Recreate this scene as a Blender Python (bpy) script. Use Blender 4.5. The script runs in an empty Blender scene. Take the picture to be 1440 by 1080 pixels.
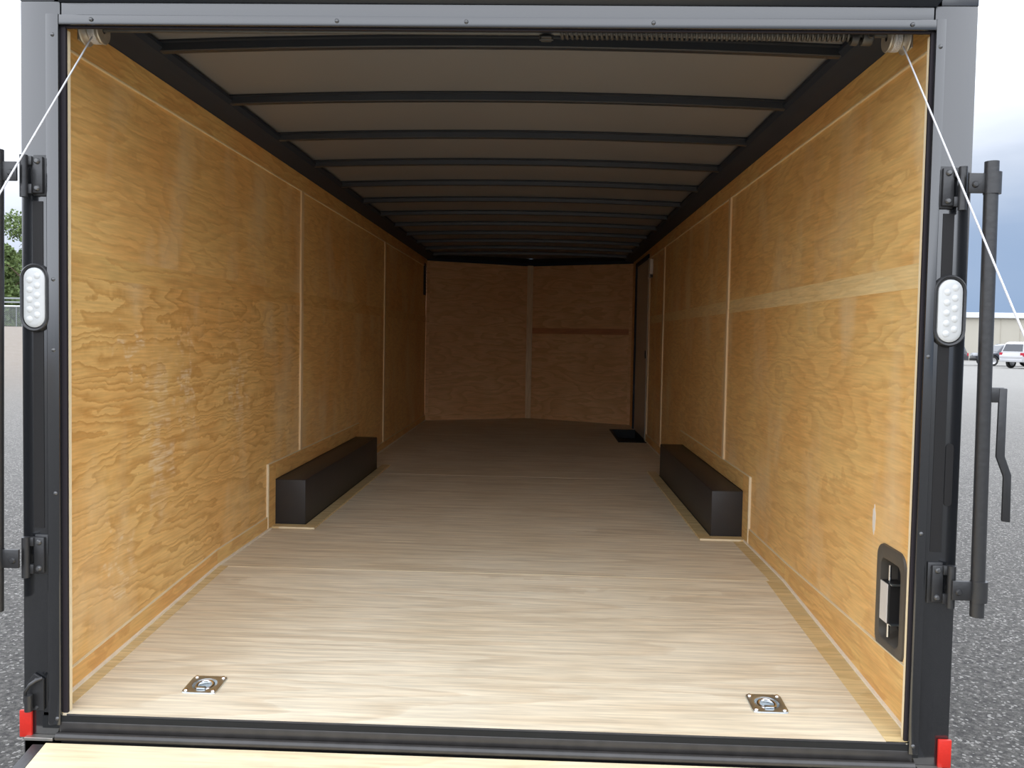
import bpy, bmesh, math, random
from mathutils import Vector, Matrix
from math import sin, cos, pi, radians

sc = bpy.context.scene
COL = sc.collection
random.seed(7)

# ------------------------------------------------------------------ camera
CAM = Vector((0.1728, -2.2373, 1.0092))
YAW, PITCH, ROLL, F = -0.0326, -0.0404, 0.0188, 1152.59
fw = Vector((sin(YAW) * cos(PITCH), cos(YAW) * cos(PITCH), sin(PITCH)))
r0 = Vector((cos(YAW), -sin(YAW), 0)); u0 = r0.cross(fw)
R_ = r0 * cos(ROLL) + u0 * sin(ROLL); U_ = u0 * cos(ROLL) - r0 * sin(ROLL)
cd = bpy.data.cameras.new('camera'); cam = bpy.data.objects.new('camera', cd); COL.objects.link(cam)
m = Matrix.Identity(4)
for i in range(3):
    m[i][0] = R_[i]; m[i][1] = U_[i]; m[i][2] = -fw[i]; m[i][3] = CAM[i]
cam.matrix_world = m
cd.sensor_fit = 'HORIZONTAL'; cd.sensor_width = 36; cd.lens = F / 1440 * 36
cd.shift_x = -5.2 / 1440; cd.shift_y = -19.1 / 1440
cd.clip_start = 0.05; cd.clip_end = 1000
sc.camera = cam

# ------------------------------------------------------------------ sky (overcast, dark blue storm cloud low down)
wd = bpy.data.worlds.new('overcast_sky'); sc.world = wd; wd.use_nodes = True
nt = wd.node_tree; N = nt.nodes; L = nt.links; N.clear()
def nd(N, t, **k):
    n = N.new(t)
    for a, b in k.items(): setattr(n, a, b)
    return n
tc = nd(N, 'ShaderNodeTexCoord'); sep = nd(N, 'ShaderNodeSeparateXYZ'); L.new(tc.outputs['Generated'], sep.inputs[0])
mp = nd(N, 'ShaderNodeMapping'); mp.inputs['Scale'].default_value = (1.6, 1.6, 5.5)
L.new(tc.outputs['Generated'], mp.inputs[0])
nz = nd(N, 'ShaderNodeTexNoise'); nz.inputs['Scale'].default_value = 1.7; nz.inputs['Detail'].default_value = 5; nz.inputs['Roughness'].default_value = .55
L.new(mp.outputs[0], nz.inputs[0])
ma = nd(N, 'ShaderNodeMath', operation='MULTIPLY_ADD'); ma.inputs[1].default_value = .16; ma.inputs[2].default_value = -.08
L.new(nz.outputs['Fac'], ma.inputs[0])
ad = nd(N, 'ShaderNodeMath', operation='ADD'); L.new(sep.outputs[2], ad.inputs[0]); L.new(ma.outputs[0], ad.inputs[1])
mx_ = nd(N, 'ShaderNodeMath', operation='MULTIPLY_ADD'); mx_.inputs[1].default_value = -.11; L.new(sep.outputs[0], mx_.inputs[0]); L.new(ad.outputs[0], mx_.inputs[2])
# unseen sky towards the -y horizon, brightened low down to fill the deep interior
bk = nd(N, 'ShaderNodeMath', operation='MULTIPLY'); bk.inputs[1].default_value = -1; bk.use_clamp = True; L.new(sep.outputs[1], bk.inputs[0])
mb_ = nd(N, 'ShaderNodeMath', operation='MULTIPLY_ADD'); mb_.inputs[1].default_value = .155; L.new(bk.outputs[0], mb_.inputs[0]); L.new(mx_.outputs[0], mb_.inputs[2]); mx_ = mb_
rp = nd(N, 'ShaderNodeValToRGB'); L.new(mx_.outputs[0], rp.inputs[0])
cr = rp.color_ramp
stops = [(0.0, (.30, .42, .62)), (.055, (.36, .47, .66)), (.125, (.60, .68, .82)), (.19, (.92, .98, 1.1)), (.34, (2.45, 2.6, 2.85)), (.6, (2.5, 2.62, 2.85)), (1.0, (2.0, 2.12, 2.35))]
cr.elements[0].position = stops[0][0]; cr.elements[0].color = (*stops[0][1], 1)
cr.elements[1].position = stops[-1][0]; cr.elements[1].color = (*stops[-1][1], 1)
for p, c in stops[1:-1]:
    e = cr.elements.new(p); e.color = (*c, 1)
bg = nd(N, 'ShaderNodeBackground'); bg.inputs[1].default_value = 1.0
L.new(rp.outputs[0], bg.inputs[0]); ow = nd(N, 'ShaderNodeOutputWorld'); L.new(bg.outputs[0], ow.inputs[0])

sc.view_settings.view_transform = 'Standard'; sc.view_settings.look = 'None'
sc.view_settings.gamma = 1.0; sc.view_settings.use_curve_mapping = False
sc.view_settings.exposure = 0.12
sc.cycles.max_bounces = 12; sc.cycles.diffuse_bounces = 12; sc.cycles.glossy_bounces = 4
sc.cycles.sample_clamp_indirect = 8
sc.cycles.use_denoising = True

# ------------------------------------------------------------------ materials
def newmat(name):
    mt = bpy.data.materials.new(name); mt.use_nodes = True
    n = mt.node_tree.nodes; n.clear()
    b = n.new('ShaderNodeBsdfPrincipled'); o = n.new('ShaderNodeOutputMaterial')
    mt.node_tree.links.new(b.outputs[0], o.inputs[0])
    return mt, n, mt.node_tree.links, b

def plain(name, col, rough=.5, metal=0, spec=.5, coat=0, noise=.08, nscale=30, bump=0, ior=1.45, coat_r=.1):
    mt, n, l, b = newmat(name)
    t = n.new('ShaderNodeTexCoord'); z = n.new('ShaderNodeTexNoise'); z.inputs['Scale'].default_value = nscale; z.inputs['Detail'].default_value = 4
    l.new(t.outputs['Object'], z.inputs[0])
    mr = n.new('ShaderNodeMapRange'); mr.inputs['To Min'].default_value = 1 - noise; mr.inputs['To Max'].default_value = 1 + noise
    l.new(z.outputs['Fac'], mr.inputs[0])
    vm = n.new('ShaderNodeVectorMath'); vm.operation = 'SCALE'; vm.inputs[0].default_value = col
    l.new(mr.outputs[0], vm.inputs['Scale']); l.new(vm.outputs[0], b.inputs['Base Color'])
    b.inputs['Roughness'].default_value = rough; b.inputs['Metallic'].default_value = metal
    b.inputs['Specular IOR Level'].default_value = spec; b.inputs['IOR'].default_value = ior
    b.inputs['Coat Weight'].default_value = coat; b.inputs['Coat Roughness'].default_value = coat_r
    if bump:
        bp = n.new('ShaderNodeBump'); bp.inputs['Strength'].default_value = bump; bp.inputs['Distance'].default_value = .005
        l.new(z.outputs['Fac'], bp.inputs['Height']); l.new(bp.outputs[0], b.inputs['Normal'])
    return mt

def ply(name, light, mid, dark, scale, rings=9, ringmix=.75, rough=.45, spec=.5, patch=.35, patchcol=None, seed=0, fibre=(1, 1, 1), warp=.035, nsc=1.0, streaks=()):
    """rotary-cut plywood: contour lines of a stretched noise field give the looping figure; a fine fibre noise over it"""
    mt, n, l, b = newmat(name)
    t = n.new('ShaderNodeTexCoord'); oi = n.new('ShaderNodeObjectInfo')
    sc_ = n.new('ShaderNodeVectorMath'); sc_.operation = 'SCALE'; sc_.inputs['Scale'].default_value = 37.0
    cmb = n.new('ShaderNodeCombineXYZ')
    for i in range(3): l.new(oi.outputs['Random'], cmb.inputs[i])
    l.new(cmb.outputs[0], sc_.inputs[0])
    off = n.new('ShaderNodeVectorMath'); off.operation = 'ADD'
    l.new(t.outputs['Object'], off.inputs[0]); l.new(sc_.outputs[0], off.inputs[1])
    # ragged warp
    w = n.new('ShaderNodeTexNoise'); w.inputs['Scale'].default_value = 14; w.inputs['Detail'].default_value = 3
    l.new(off.outputs[0], w.inputs[0])
    ws = n.new('ShaderNodeVectorMath'); ws.operation = 'SCALE'; ws.inputs['Scale'].default_value = warp
    wsub = n.new('ShaderNodeVectorMath'); wsub.operation = 'SUBTRACT'; wsub.inputs[1].default_value = (.5, .5, .5)
    l.new(w.outputs['Color'], wsub.inputs[0]); l.new(wsub.outputs[0], ws.inputs[0])
    wa = n.new('ShaderNodeVectorMath'); wa.operation = 'ADD'; l.new(off.outputs[0], wa.inputs[0]); l.new(ws.outputs[0], wa.inputs[1])
    mp = n.new('ShaderNodeMapping'); mp.inputs['Scale'].default_value = scale; mp.inputs['Location'].default_value = (seed * 3.1, seed * 1.7, seed * 2.3)
    l.new(wa.outputs[0], mp.inputs[0])
    z = n.new('ShaderNodeTexNoise'); z.inputs['Scale'].default_value = nsc; z.inputs['Detail'].default_value = 2.0; z.inputs['Roughness'].default_value = .45
    l.new(mp.outputs[0], z.inputs[0])
    mu = n.new('ShaderNodeMath'); mu.operation = 'MULTIPLY'; mu.inputs[1].default_value = rings; l.new(z.outputs['Fac'], mu.inputs[0])
    fr = n.new('ShaderNodeMath'); fr.operation = 'FRACT'; l.new(mu.outputs[0], fr.inputs[0])
    rr = n.new('ShaderNodeValToRGB'); l.new(fr.outputs[0], rr.inputs[0])
    e = rr.color_ramp.elements; e[0].position = 0; e[0].color = (0, 0, 0, 1); e[1].position = 1; e[1].color = (.12, .12, .12, 1)
    for p, v in ((.3, .12), (.6, .42), (.8, .85), (.88, 1), (.97, .6)):
        q = rr.color_ramp.elements.new(p); q.color = (v, v, v, 1)
    # fibre
    fm = n.new('ShaderNodeMapping'); fm.inputs['Scale'].default_value = fibre; l.new(off.outputs[0], fm.inputs[0])
    fz = n.new('ShaderNodeTexNoise'); fz.inputs['Scale'].default_value = 1; fz.inputs['Detail'].default_value = 4; l.new(fm.outputs[0], fz.inputs[0])
    # large tone patches
    pz = n.new('ShaderNodeTexNoise'); pz.inputs['Scale'].default_value = 1.9; pz.inputs['Detail'].default_value = 3; l.new(off.outputs[0], pz.inputs[0])
    pr = n.new('ShaderNodeMapRange'); pr.inputs['From Min'].default_value = .38; pr.inputs['From Max'].default_value = .66; l.new(pz.outputs['Fac'], pr.inputs[0])
    fm2 = n.new('ShaderNodeMath'); fm2.operation = 'MULTIPLY'; fm2.inputs[1].default_value = ringmix; l.new(rr.outputs[0], fm2.inputs[0])
    m1 = n.new('ShaderNodeMix'); m1.data_type = 'RGBA'; m1.inputs['A'].default_value = (*light, 1); m1.inputs['B'].default_value = (*mid, 1)
    l.new(pr.outputs[0], m1.inputs['Factor'])
    m2 = n.new('ShaderNodeMix'); m2.data_type = 'RGBA'; l.new(fm2.outputs[0], m2.inputs['Factor']); l.new(m1.outputs['Result'], m2.inputs['A']); m2.inputs['B'].default_value = (*dark, 1)
    fr2 = n.new('ShaderNodeMapRange'); fr2.inputs['From Min'].default_value = .3; fr2.inputs['From Max'].default_value = .7
    fr2.inputs['To Min'].default_value = 1 - patch * .35; fr2.inputs['To Max'].default_value = 1 + patch * .3; l.new(fz.outputs['Fac'], fr2.inputs[0])
    vs = n.new('ShaderNodeVectorMath'); vs.operation = 'SCALE'; l.new(m2.outputs['Result'], vs.inputs[0]); l.new(fr2.outputs[0], vs.inputs['Scale'])
    out = vs.outputs[0]
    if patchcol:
        # pale blotches, taller than wide: wall sheen and scuffs painted into the colour
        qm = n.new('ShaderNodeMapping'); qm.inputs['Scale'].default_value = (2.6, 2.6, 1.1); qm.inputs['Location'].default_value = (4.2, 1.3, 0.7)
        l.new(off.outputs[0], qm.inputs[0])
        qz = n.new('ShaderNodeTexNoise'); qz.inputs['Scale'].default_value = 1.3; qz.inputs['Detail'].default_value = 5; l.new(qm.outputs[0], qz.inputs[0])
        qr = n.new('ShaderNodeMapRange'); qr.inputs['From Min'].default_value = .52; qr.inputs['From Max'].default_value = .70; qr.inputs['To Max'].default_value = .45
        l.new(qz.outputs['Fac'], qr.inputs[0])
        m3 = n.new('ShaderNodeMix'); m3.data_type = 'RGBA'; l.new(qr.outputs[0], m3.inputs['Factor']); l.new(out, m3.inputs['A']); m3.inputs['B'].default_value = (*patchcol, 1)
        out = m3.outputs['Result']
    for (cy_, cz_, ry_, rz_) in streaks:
        # pale streak of fixed place and size on the sheet, broken up by the fibre
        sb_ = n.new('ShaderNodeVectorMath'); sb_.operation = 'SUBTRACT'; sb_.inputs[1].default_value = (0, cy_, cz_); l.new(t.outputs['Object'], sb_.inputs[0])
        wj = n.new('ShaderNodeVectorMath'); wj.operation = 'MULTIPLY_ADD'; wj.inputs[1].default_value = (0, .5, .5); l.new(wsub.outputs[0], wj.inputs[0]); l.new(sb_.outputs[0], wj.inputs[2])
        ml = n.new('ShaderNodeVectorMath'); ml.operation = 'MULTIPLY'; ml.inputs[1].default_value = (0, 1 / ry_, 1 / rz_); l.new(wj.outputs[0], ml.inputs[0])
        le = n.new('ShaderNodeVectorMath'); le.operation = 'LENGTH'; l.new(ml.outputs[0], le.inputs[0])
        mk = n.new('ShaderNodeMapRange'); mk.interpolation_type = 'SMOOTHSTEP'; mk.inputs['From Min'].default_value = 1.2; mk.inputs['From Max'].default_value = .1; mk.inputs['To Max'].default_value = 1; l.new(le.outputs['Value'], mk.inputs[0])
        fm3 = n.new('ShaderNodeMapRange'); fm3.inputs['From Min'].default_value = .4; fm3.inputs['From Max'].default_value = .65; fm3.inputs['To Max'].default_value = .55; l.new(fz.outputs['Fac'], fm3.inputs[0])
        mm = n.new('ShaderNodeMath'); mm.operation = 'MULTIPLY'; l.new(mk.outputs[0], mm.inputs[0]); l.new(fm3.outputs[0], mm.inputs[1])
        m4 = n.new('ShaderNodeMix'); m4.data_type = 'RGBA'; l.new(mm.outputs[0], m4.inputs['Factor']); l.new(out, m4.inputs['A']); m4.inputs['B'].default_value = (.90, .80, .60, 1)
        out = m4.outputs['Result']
    l.new(out, b.inputs['Base Color'])
    rg = n.new('ShaderNodeMapRange'); rg.inputs['To Min'].default_value = rough - .08; rg.inputs['To Max'].default_value = rough + .12; l.new(pz.outputs['Fac'], rg.inputs[0])
    l.new(rg.outputs[0], b.inputs['Roughness']); b.inputs['Specular IOR Level'].default_value = spec
    bp = n.new('ShaderNodeBump'); bp.inputs['Strength'].default_value = .12; bp.inputs['Distance'].default_value = .002
    l.new(fz.outputs['Fac'], bp.inputs['Height']); l.new(bp.outputs[0], b.inputs['Normal'])
    return mt

WL = (.87, .575, .22); WM = (.81, .47, .16); WD = (.58, .27, .08); WP = (.90, .74, .46)
M = {}
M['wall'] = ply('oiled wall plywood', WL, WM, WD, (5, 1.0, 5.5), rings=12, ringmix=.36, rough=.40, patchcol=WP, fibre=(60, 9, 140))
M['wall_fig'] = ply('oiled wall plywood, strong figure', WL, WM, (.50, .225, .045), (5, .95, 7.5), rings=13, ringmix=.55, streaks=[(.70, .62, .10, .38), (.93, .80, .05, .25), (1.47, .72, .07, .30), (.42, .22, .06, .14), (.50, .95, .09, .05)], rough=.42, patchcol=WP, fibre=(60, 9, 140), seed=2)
M['strip'] = ply('oiled plywood strip', (.80, .54, .20), WM, WD, (5, 1.3, 9), rings=7, ringmix=.5, rough=.42, fibre=(60, 9, 140))
M['midstrip'] = ply('pale filler strip', (.90, .69, .35), (.86, .62, .29), (.74, .48, .19), (5, 1.2, 8), rings=6, ringmix=.4, rough=.42, fibre=(60, 9, 160))
M['batten'] = ply('raw wood batten', (.84, .64, .38), (.78, .56, .31), (.66, .42, .2), (12, 12, 1.2), rings=5, ringmix=.35, rough=.55, fibre=(160, 160, 8))
M['back'] = ply('front wall plywood', (.86, .53, .26), (.80, .46, .21), (.60, .31, .12), (1.3, 1.3, 5), rings=9, ringmix=.55, rough=.5, fibre=(9, 9, 140))
M['back_strip'] = ply('front wall redwood streak', (.60, .27, .12), (.54, .23, .10), (.42, .17, .07), (1.3, 1.3, 7), rings=6, ringmix=.5, rough=.5, fibre=(9, 9, 140))
M['floor'] = ply('raw floor plywood', (.82, .73, .56), (.75, .645, .47), (.60, .47, .31), (.26, 3.6, 3), rings=13, ringmix=.5, warp=.018, rough=.6, spec=.3, patch=.5, fibre=(5, 95, 30))
M['flooredge'] = ply('yellowish floor edge plywood', (.74, .58, .31), (.68, .51, .25), (.54, .37, .15), (.55, 3.6, 3), rings=11, ringmix=.5, rough=.5, patch=.5, fibre=(5, 95, 30))
M['ramp'] = ply('ramp plywood', (.80, .69, .47), (.77, .64, .42), (.66, .50, .29), (.55, 3.6, 3), rings=9, ringmix=.45, rough=.6, spec=.3, patch=.4, fibre=(5, 95, 30))
M['edge'] = plain('bare plywood edge', (.80, .68, .46), .6, nscale=40)
M['paleedge'] = plain('pale caulk line', (.84, .76, .62), .6, nscale=40)
M['roof'] = plain('galvanised roof skin', (.185, .187, .196), .42, metal=.0, spec=.5, noise=.05, nscale=2)
M['black'] = plain('gloss black paint', (.014, .015, .017), .15, spec=.75, coat=.5, noise=.1, nscale=5, ior=1.6, coat_r=.12)
M['bow'] = plain('satin black steel', (.020, .024, .032), .38, spec=.6, noise=.15, nscale=8)
M['rail'] = plain('black roof rail', (.022, .029, .044), .6, spec=.3, noise=.15, nscale=8)
M['hard'] = plain('black powder coat', (.022, .022, .023), .36, spec=.8, noise=.2, nscale=60, bump=.15)
M['box'] = plain('black wheel box paint', (.030, .027, .026), .42, spec=.5, noise=.12, nscale=14, bump=.1)
M['rubber'] = plain('black rubber', (.014, .013, .013), .6, spec=.4)
M['seal'] = plain('dark door seal', (.020, .016, .020), .6, spec=.3)
M['sill'] = plain('scuffed black sill', (.035, .032, .030), .32, spec=.8, noise=.5, nscale=22)
M['zinc'] = plain('zinc plated steel', (.66, .72, .75), .36, metal=1, noise=.1, nscale=50)
M['zincdull'] = plain('dull zinc', (.46, .44, .40), .42, metal=.9, noise=.15, nscale=50)
M['chrome'] = plain('bright steel', (.80, .80, .80), .18, metal=1, noise=.03)
M['plategrey'] = plain('pale grey plate', (.62, .58, .53), .5, noise=.05)
M['brownblk'] = plain('dark bronze flange', (.085, .075, .062), .4, spec=.5, noise=.15, nscale=12)
M['bolt'] = plain('worn bolt head', (.14, .14, .14), .35, metal=.7)
M['cable'] = plain('steel cable', (.72, .73, .76), .4, metal=.3, noise=.2, nscale=400)
M['red'] = plain('red reflector', (.60, .028, .018), .3, spec=.5, noise=.12, nscale=120)
M['lens'] = plain('white light lens', (.60, .61, .60), .25, spec=.5, noise=.05, nscale=90)
M['lenscell'] = plain('lens cell', (.66, .67, .66), .2, spec=.6, noise=.06, nscale=90)
M['vinyl'] = plain('white door skin', (.50, .47, .40), .4, noise=.05, nscale=3)
M['white'] = plain('white plastic', (.78, .74, .68), .45, noise=.03)
M['steel'] = plain('spring steel', (.10, .10, .10), .45, metal=.6, noise=.2)
M['drum'] = plain('cast alloy drum', (.50, .47, .42), .5, metal=.7, noise=.2, nscale=60)
M['step'] = plain('black step tread', (.010, .011, .012), .55, spec=.4, noise=.2)
M['cream'] = plain('cream wall cladding', (.46, .43, .36), .7, noise=.04, nscale=.4)
M['whiteroof'] = plain('white roof edge', (.66, .67, .68), .6, noise=.03)
M['tyre'] = plain('tyre rubber', (.02, .02, .02), .8)
M['alloy'] = plain('alloy wheel', (.55, .55, .56), .35, metal=.8)
M['glass'] = plain('tinted car glass', (.03, .035, .045), .06, spec=.8)
M['carwhite'] = plain('white car paint', (.46, .46, .47), .2, coat=1)
M['cardark'] = plain('dark blue grey car paint', (.03, .035, .05), .2, coat=1)
M['cargrey'] = plain('dark grey car paint', (.055, .055, .06), .25, coat=1)
M['lampred'] = plain('red lamp', (.45, .02, .04), .2)
M['fence'] = plain('galvanised fence wire', (.30, .32, .32), .5, metal=.4)
M['fencerail'] = plain('pale fence rail', (.70, .74, .76), .5)
M['bark'] = plain('tree bark', (.11, .08, .055), .9, noise=.3, nscale=9)

def leafmat(name, a, b_):
    mt, n, l, b = newmat(name)
    t = n.new('ShaderNodeTexCoord'); z = n.new('ShaderNodeTexNoise'); z.inputs['Scale'].default_value = 1.5; z.inputs['Detail'].default_value = 4
    l.new(t.outputs['Object'], z.inputs[0]); mx = n.new('ShaderNodeMix'); mx.data_type = 'RGBA'
    mx.inputs['A'].default_value = (*a, 1); mx.inputs['B'].default_value = (*b_, 1); l.new(z.outputs['Fac'], mx.inputs['Factor'])
    l.new(mx.outputs['Result'], b.inputs['Base Color']); b.inputs['Roughness'].default_value = .7
    return mt
M['leaf'] = leafmat('tree leaves', (.035, .07, .02), (.20, .27, .08))

def groundmat():
    mt, n, l, b = newmat('gravel and asphalt lot')
    t = n.new('ShaderNodeTexCoord'); ob = t.outputs['Object']
    def noise(s, d=3, r=.5):
        z = n.new('ShaderNodeTexNoise'); z.inputs['Scale'].default_value = s; z.inputs['Detail'].default_value = d; z.inputs['Roughness'].default_value = r
        l.new(ob, z.inputs[0]); return z.outputs['Fac']
    fine = noise(38, 8, .8); med = noise(3.5, 4); big = noise(.25, 3)
    vo = n.new('ShaderNodeTexVoronoi'); vo.inputs['Scale'].default_value = 95; l.new(ob, vo.inputs['Vector'])
    rp = n.new('ShaderNodeValToRGB'); l.new(fine, rp.inputs[0]); e = rp.color_ramp.elements
    e[0].position = .34; e[0].color = (.035, .035, .035, 1); e[1].position = .68; e[1].color = (.30, .285, .26, 1)
    q = rp.color_ramp.elements.new(.5); q.color = (.115, .108, .098, 1)
    # separate pale stones
    st = n.new('ShaderNodeMath'); st.operation = 'GREATER_THAN'; st.inputs[1].default_value = .93
    sp = n.new('ShaderNodeSeparateColor'); l.new(vo.outputs['Color'], sp.inputs[0]); l.new(sp.outputs[0], st.inputs[0])
    m1 = n.new('ShaderNodeMix'); m1.data_type = 'RGBA'; l.new(st.outputs[0], m1.inputs['Factor']); l.new(rp.outputs[0], m1.inputs['A']); m1.inputs['B'].default_value = (.42, .40, .37, 1)
    # dusty concrete further out: mix by distance from the trailer, world position
    ge = n.new('ShaderNodeVectorMath'); ge.operation = 'LENGTH'; l.new(ob, ge.inputs[0])
    mr = n.new('ShaderNodeMapRange'); mr.inputs['From Min'].default_value = 6; mr.inputs['From Max'].default_value = 42; mr.inputs['To Max'].default_value = .93
    mb = n.new('ShaderNodeMath'); mb.operation = 'MULTIPLY_ADD'; mb.inputs[1].default_value = 6; l.new(big, mb.inputs[0]); l.new(ge.outputs['Value'], mb.inputs[2])
    l.new(mb.outputs[0], mr.inputs[0])
    far = n.new('ShaderNodeMix'); far.data_type = 'RGBA'; far.inputs['A'].default_value = (.225, .215, .20, 1); far.inputs['B'].default_value = (.32, .31, .285, 1)
    l.new(med, far.inputs['Factor'])
    # tan dirt on the left side
    sx = n.new('ShaderNodeSeparateXYZ'); l.new(ob, sx.inputs[0])
    lf = n.new('ShaderNodeMapRange'); lf.inputs['From Min'].default_value = -6; lf.inputs['From Max'].default_value = -16; l.new(sx.outputs[0], lf.inputs[0])
    dirt = n.new('ShaderNodeMix'); dirt.data_type = 'RGBA'; dirt.inputs['A'].default_value = (.20, .155, .115, 1); dirt.inputs['B'].default_value = (.28, .25, .215, 1); l.new(med, dirt.inputs['Factor'])
    f2 = n.new('ShaderNodeMix'); f2.data_type = 'RGBA'; l.new(lf.outputs[0], f2.inputs['Factor']); l.new(far.outputs['Result'], f2.inputs['A']); l.new(dirt.outputs['Result'], f2.inputs['B'])
    m2 = n.new('ShaderNodeMix'); m2.data_type = 'RGBA'; l.new(mr.outputs[0], m2.inputs['Factor']); l.new(m1.outputs['Result'], m2.inputs['A']); l.new(f2.outputs['Result'], m2.inputs['B'])
    l.new(m2.outputs['Result'], b.inputs['Base Color']); b.inputs['Roughness'].default_value = .9
    bp = n.new('ShaderNodeBump'); bp.inputs['Strength'].default_value = .9; bp.inputs['Distance'].default_value = .02
    l.new(fine, bp.inputs['Height']); l.new(bp.outputs[0], b.inputs['Normal'])
    return mt
M['ground'] = groundmat()

# ------------------------------------------------------------------ geometry helpers
def bevel(bm, w, seg=2):
    if w > 0:
        bmesh.ops.bevel(bm, geom=list(bm.edges), offset=w, segments=seg, affect='EDGES', profile=.5, clamp_overlap=True)

def add(bm, src):
    me = bpy.data.meshes.new('t'); src.to_mesh(me); src.free(); bm.from_mesh(me); bpy.data.meshes.remove(me)

def bx(bm, x0, x1, y0, y1, z0, z1, bev=0, seg=2, mat=None):
    t = bmesh.new(); bmesh.ops.create_cube(t, size=1)
    for v in t.verts:
        v.co = Vector(((x0 + x1) / 2 + v.co.x * (x1 - x0), (y0 + y1) / 2 + v.co.y * (y1 - y0), (z0 + z1) / 2 + v.co.z * (z1 - z0)))
    bevel(t, bev, seg)
    if mat is not None: t.transform(mat)
    add(bm, t)

def prism(bm, pts, axis, a, b, bev=0, seg=2):
    """pts: 2D outline in the other two axes (x,y order kept); extruded along axis from a to b"""
    t = bmesh.new()
    def mk(p, v):
        c = list(p); c.insert('xyz'.index(axis), v); return t.verts.new(c)
    A = [mk(p, a) for p in pts]; B = [mk(p, b) for p in pts]
    t.faces.new(A); t.faces.new(B[::-1])
    k = len(pts)
    for i in range(k): t.faces.new((A[i], B[i], B[(i + 1) % k], A[(i + 1) % k]))
    bmesh.ops.recalc_face_normals(t, faces=t.faces)
    bevel(t, bev, seg); add(bm, t)

def tube(bm, pts, r, seg=12, cap=True):
    t = bmesh.new(); pts = [Vector(p) for p in pts]; rings = []
    prev = None
    for i, p in enumerate(pts):
        d = (pts[min(i + 1, len(pts) - 1)] - pts[max(i - 1, 0)]).normalized()
        if prev is None:
            up = Vector((0, 0, 1)) if abs(d.z) < .9 else Vector((1, 0, 0))
            a = d.cross(up).normalized()
        else:
            a = (prev - d * prev.dot(d)).normalized()
        prev = a; b = d.cross(a)
        rr = r[i] if isinstance(r, (list, tuple)) else r
        rings.append([t.verts.new(p + (a * cos(2 * pi * k / seg) + b * sin(2 * pi * k / seg)) * rr) for k in range(seg)])
    for i in range(len(rings) - 1):
        for k in range(seg):
            t.faces.new((rings[i][k], rings[i][(k + 1) % seg], rings[i + 1][(k + 1) % seg], rings[i + 1][k]))
    if cap: t.faces.new(rings[0][::-1]); t.faces.new(rings[-1])
    bmesh.ops.recalc_face_normals(t, faces=t.faces)
    add(bm, t)

def cyl(bm, p, q, r, seg=20): tube(bm, [p, q], r, seg)

def lathe(bm, prof, M4, seg=28):
    t = bmesh.new(); rings = []
    for (r, z) in prof:
        rings.append([t.verts.new((r * cos(2 * pi * k / seg), r * sin(2 * pi * k / seg), z)) for k in range(seg)] if r > 1e-6 else [t.verts.new((0, 0, z))])
    for i in range(len(rings) - 1):
        A, B = rings[i], rings[i + 1]
        for k in range(seg):
            k2 = (k + 1) % seg
            if len(A) == 1 and len(B) == 1: continue
            if len(A) == 1: t.faces.new((A[0], B[k2], B[k]))
            elif len(B) == 1: t.faces.new((A[k], A[k2], B[0]))
            else: t.faces.new((A[k], A[k2], B[k2], B[k]))
    bmesh.ops.recalc_face_normals(t, faces=t.faces)
    t.transform(M4); add(bm, t)

def B_(): return bmesh.new()

SPLIT = {'bumper', 'bolt', 'edge_strip', 'side_window', 'windscreen', 'tail_lamp', 'head_lamp', 'mirror', 'hinge_plate', 'top_corner', 'side_rail',
         'cross_member', 'riser', 'edge_trim', 'diode_cell', 'chassis_rail', 'rail', 'caulk_bead', 'floor_collar', 'collar_edge', 'door_frame', 'louvre'}
def islands(bm):
    bm.verts.ensure_lookup_table(); seen = set(); out = []
    for v in bm.verts:
        if v in seen: continue
        st = [v]; seen.add(v); isl = []
        while st:
            a = st.pop(); isl.append(a)
            for e in a.link_edges:
                b = e.other_vert(a)
                if b not in seen: seen.add(b); st.append(b)
        out.append(isl)
    return out
def obj(name, bm, mat, parent=None, smooth=False):
    if name in SPLIT:
        isl = islands(bm)
        if len(isl) > 1:
            first = None
            for k in range(len(isl)):
                c = bm.copy(); c.verts.ensure_lookup_table(); keep = {v.index for v in isl[k]} if bm.verts.index_update() is None else set()
                bmesh.ops.delete(c, geom=[v for i, v in enumerate(c.verts) if i not in keep], context='VERTS')
                o = obj1(name, c, mat, parent, smooth); first = first or o
            bm.free(); return first
    return obj1(name, bm, mat, parent, smooth)
def obj1(name, bm, mat, parent=None, smooth=False):
    me = bpy.data.meshes.new(name); 
    org = Vector((0, 0, 0))
    if parent is not None:
        pl = parent.matrix_world.translation if parent.parent is None else parent.matrix_world.translation
    bm.to_mesh(me); bm.free()
    me.materials.append(M[mat] if isinstance(mat, str) else mat)
    if smooth:
        me.shade_smooth() if hasattr(me, 'shade_smooth') else None
        try: me.set_sharp_from_angle(angle=radians(35))
        except Exception: pass
    o = bpy.data.objects.new(name, me); COL.objects.link(o)
    if parent is not None: o.parent = parent
    return o

def empty(name, loc=(0, 0, 0), rz=0):
    o = bpy.data.objects.new(name, None); COL.objects.link(o); o.location = loc; o.rotation_euler = (0, 0, rz); o.empty_display_size = .1
    return o

def tag(o, label, cat, group=None, kind=None):
    o['label'] = label; o['category'] = cat
    if group: o['group'] = group
    if kind: o['kind'] = kind
    return o

def struct(o, label=None):
    o['kind'] = 'structure'
    if label: o['label'] = label
    return o

def copy_tree(o, parent=None):
    c = o.copy(); COL.objects.link(c)
    if parent is not None: c.parent = parent
    for ch in list(o.children): copy_tree(ch, c)
    return c

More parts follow.
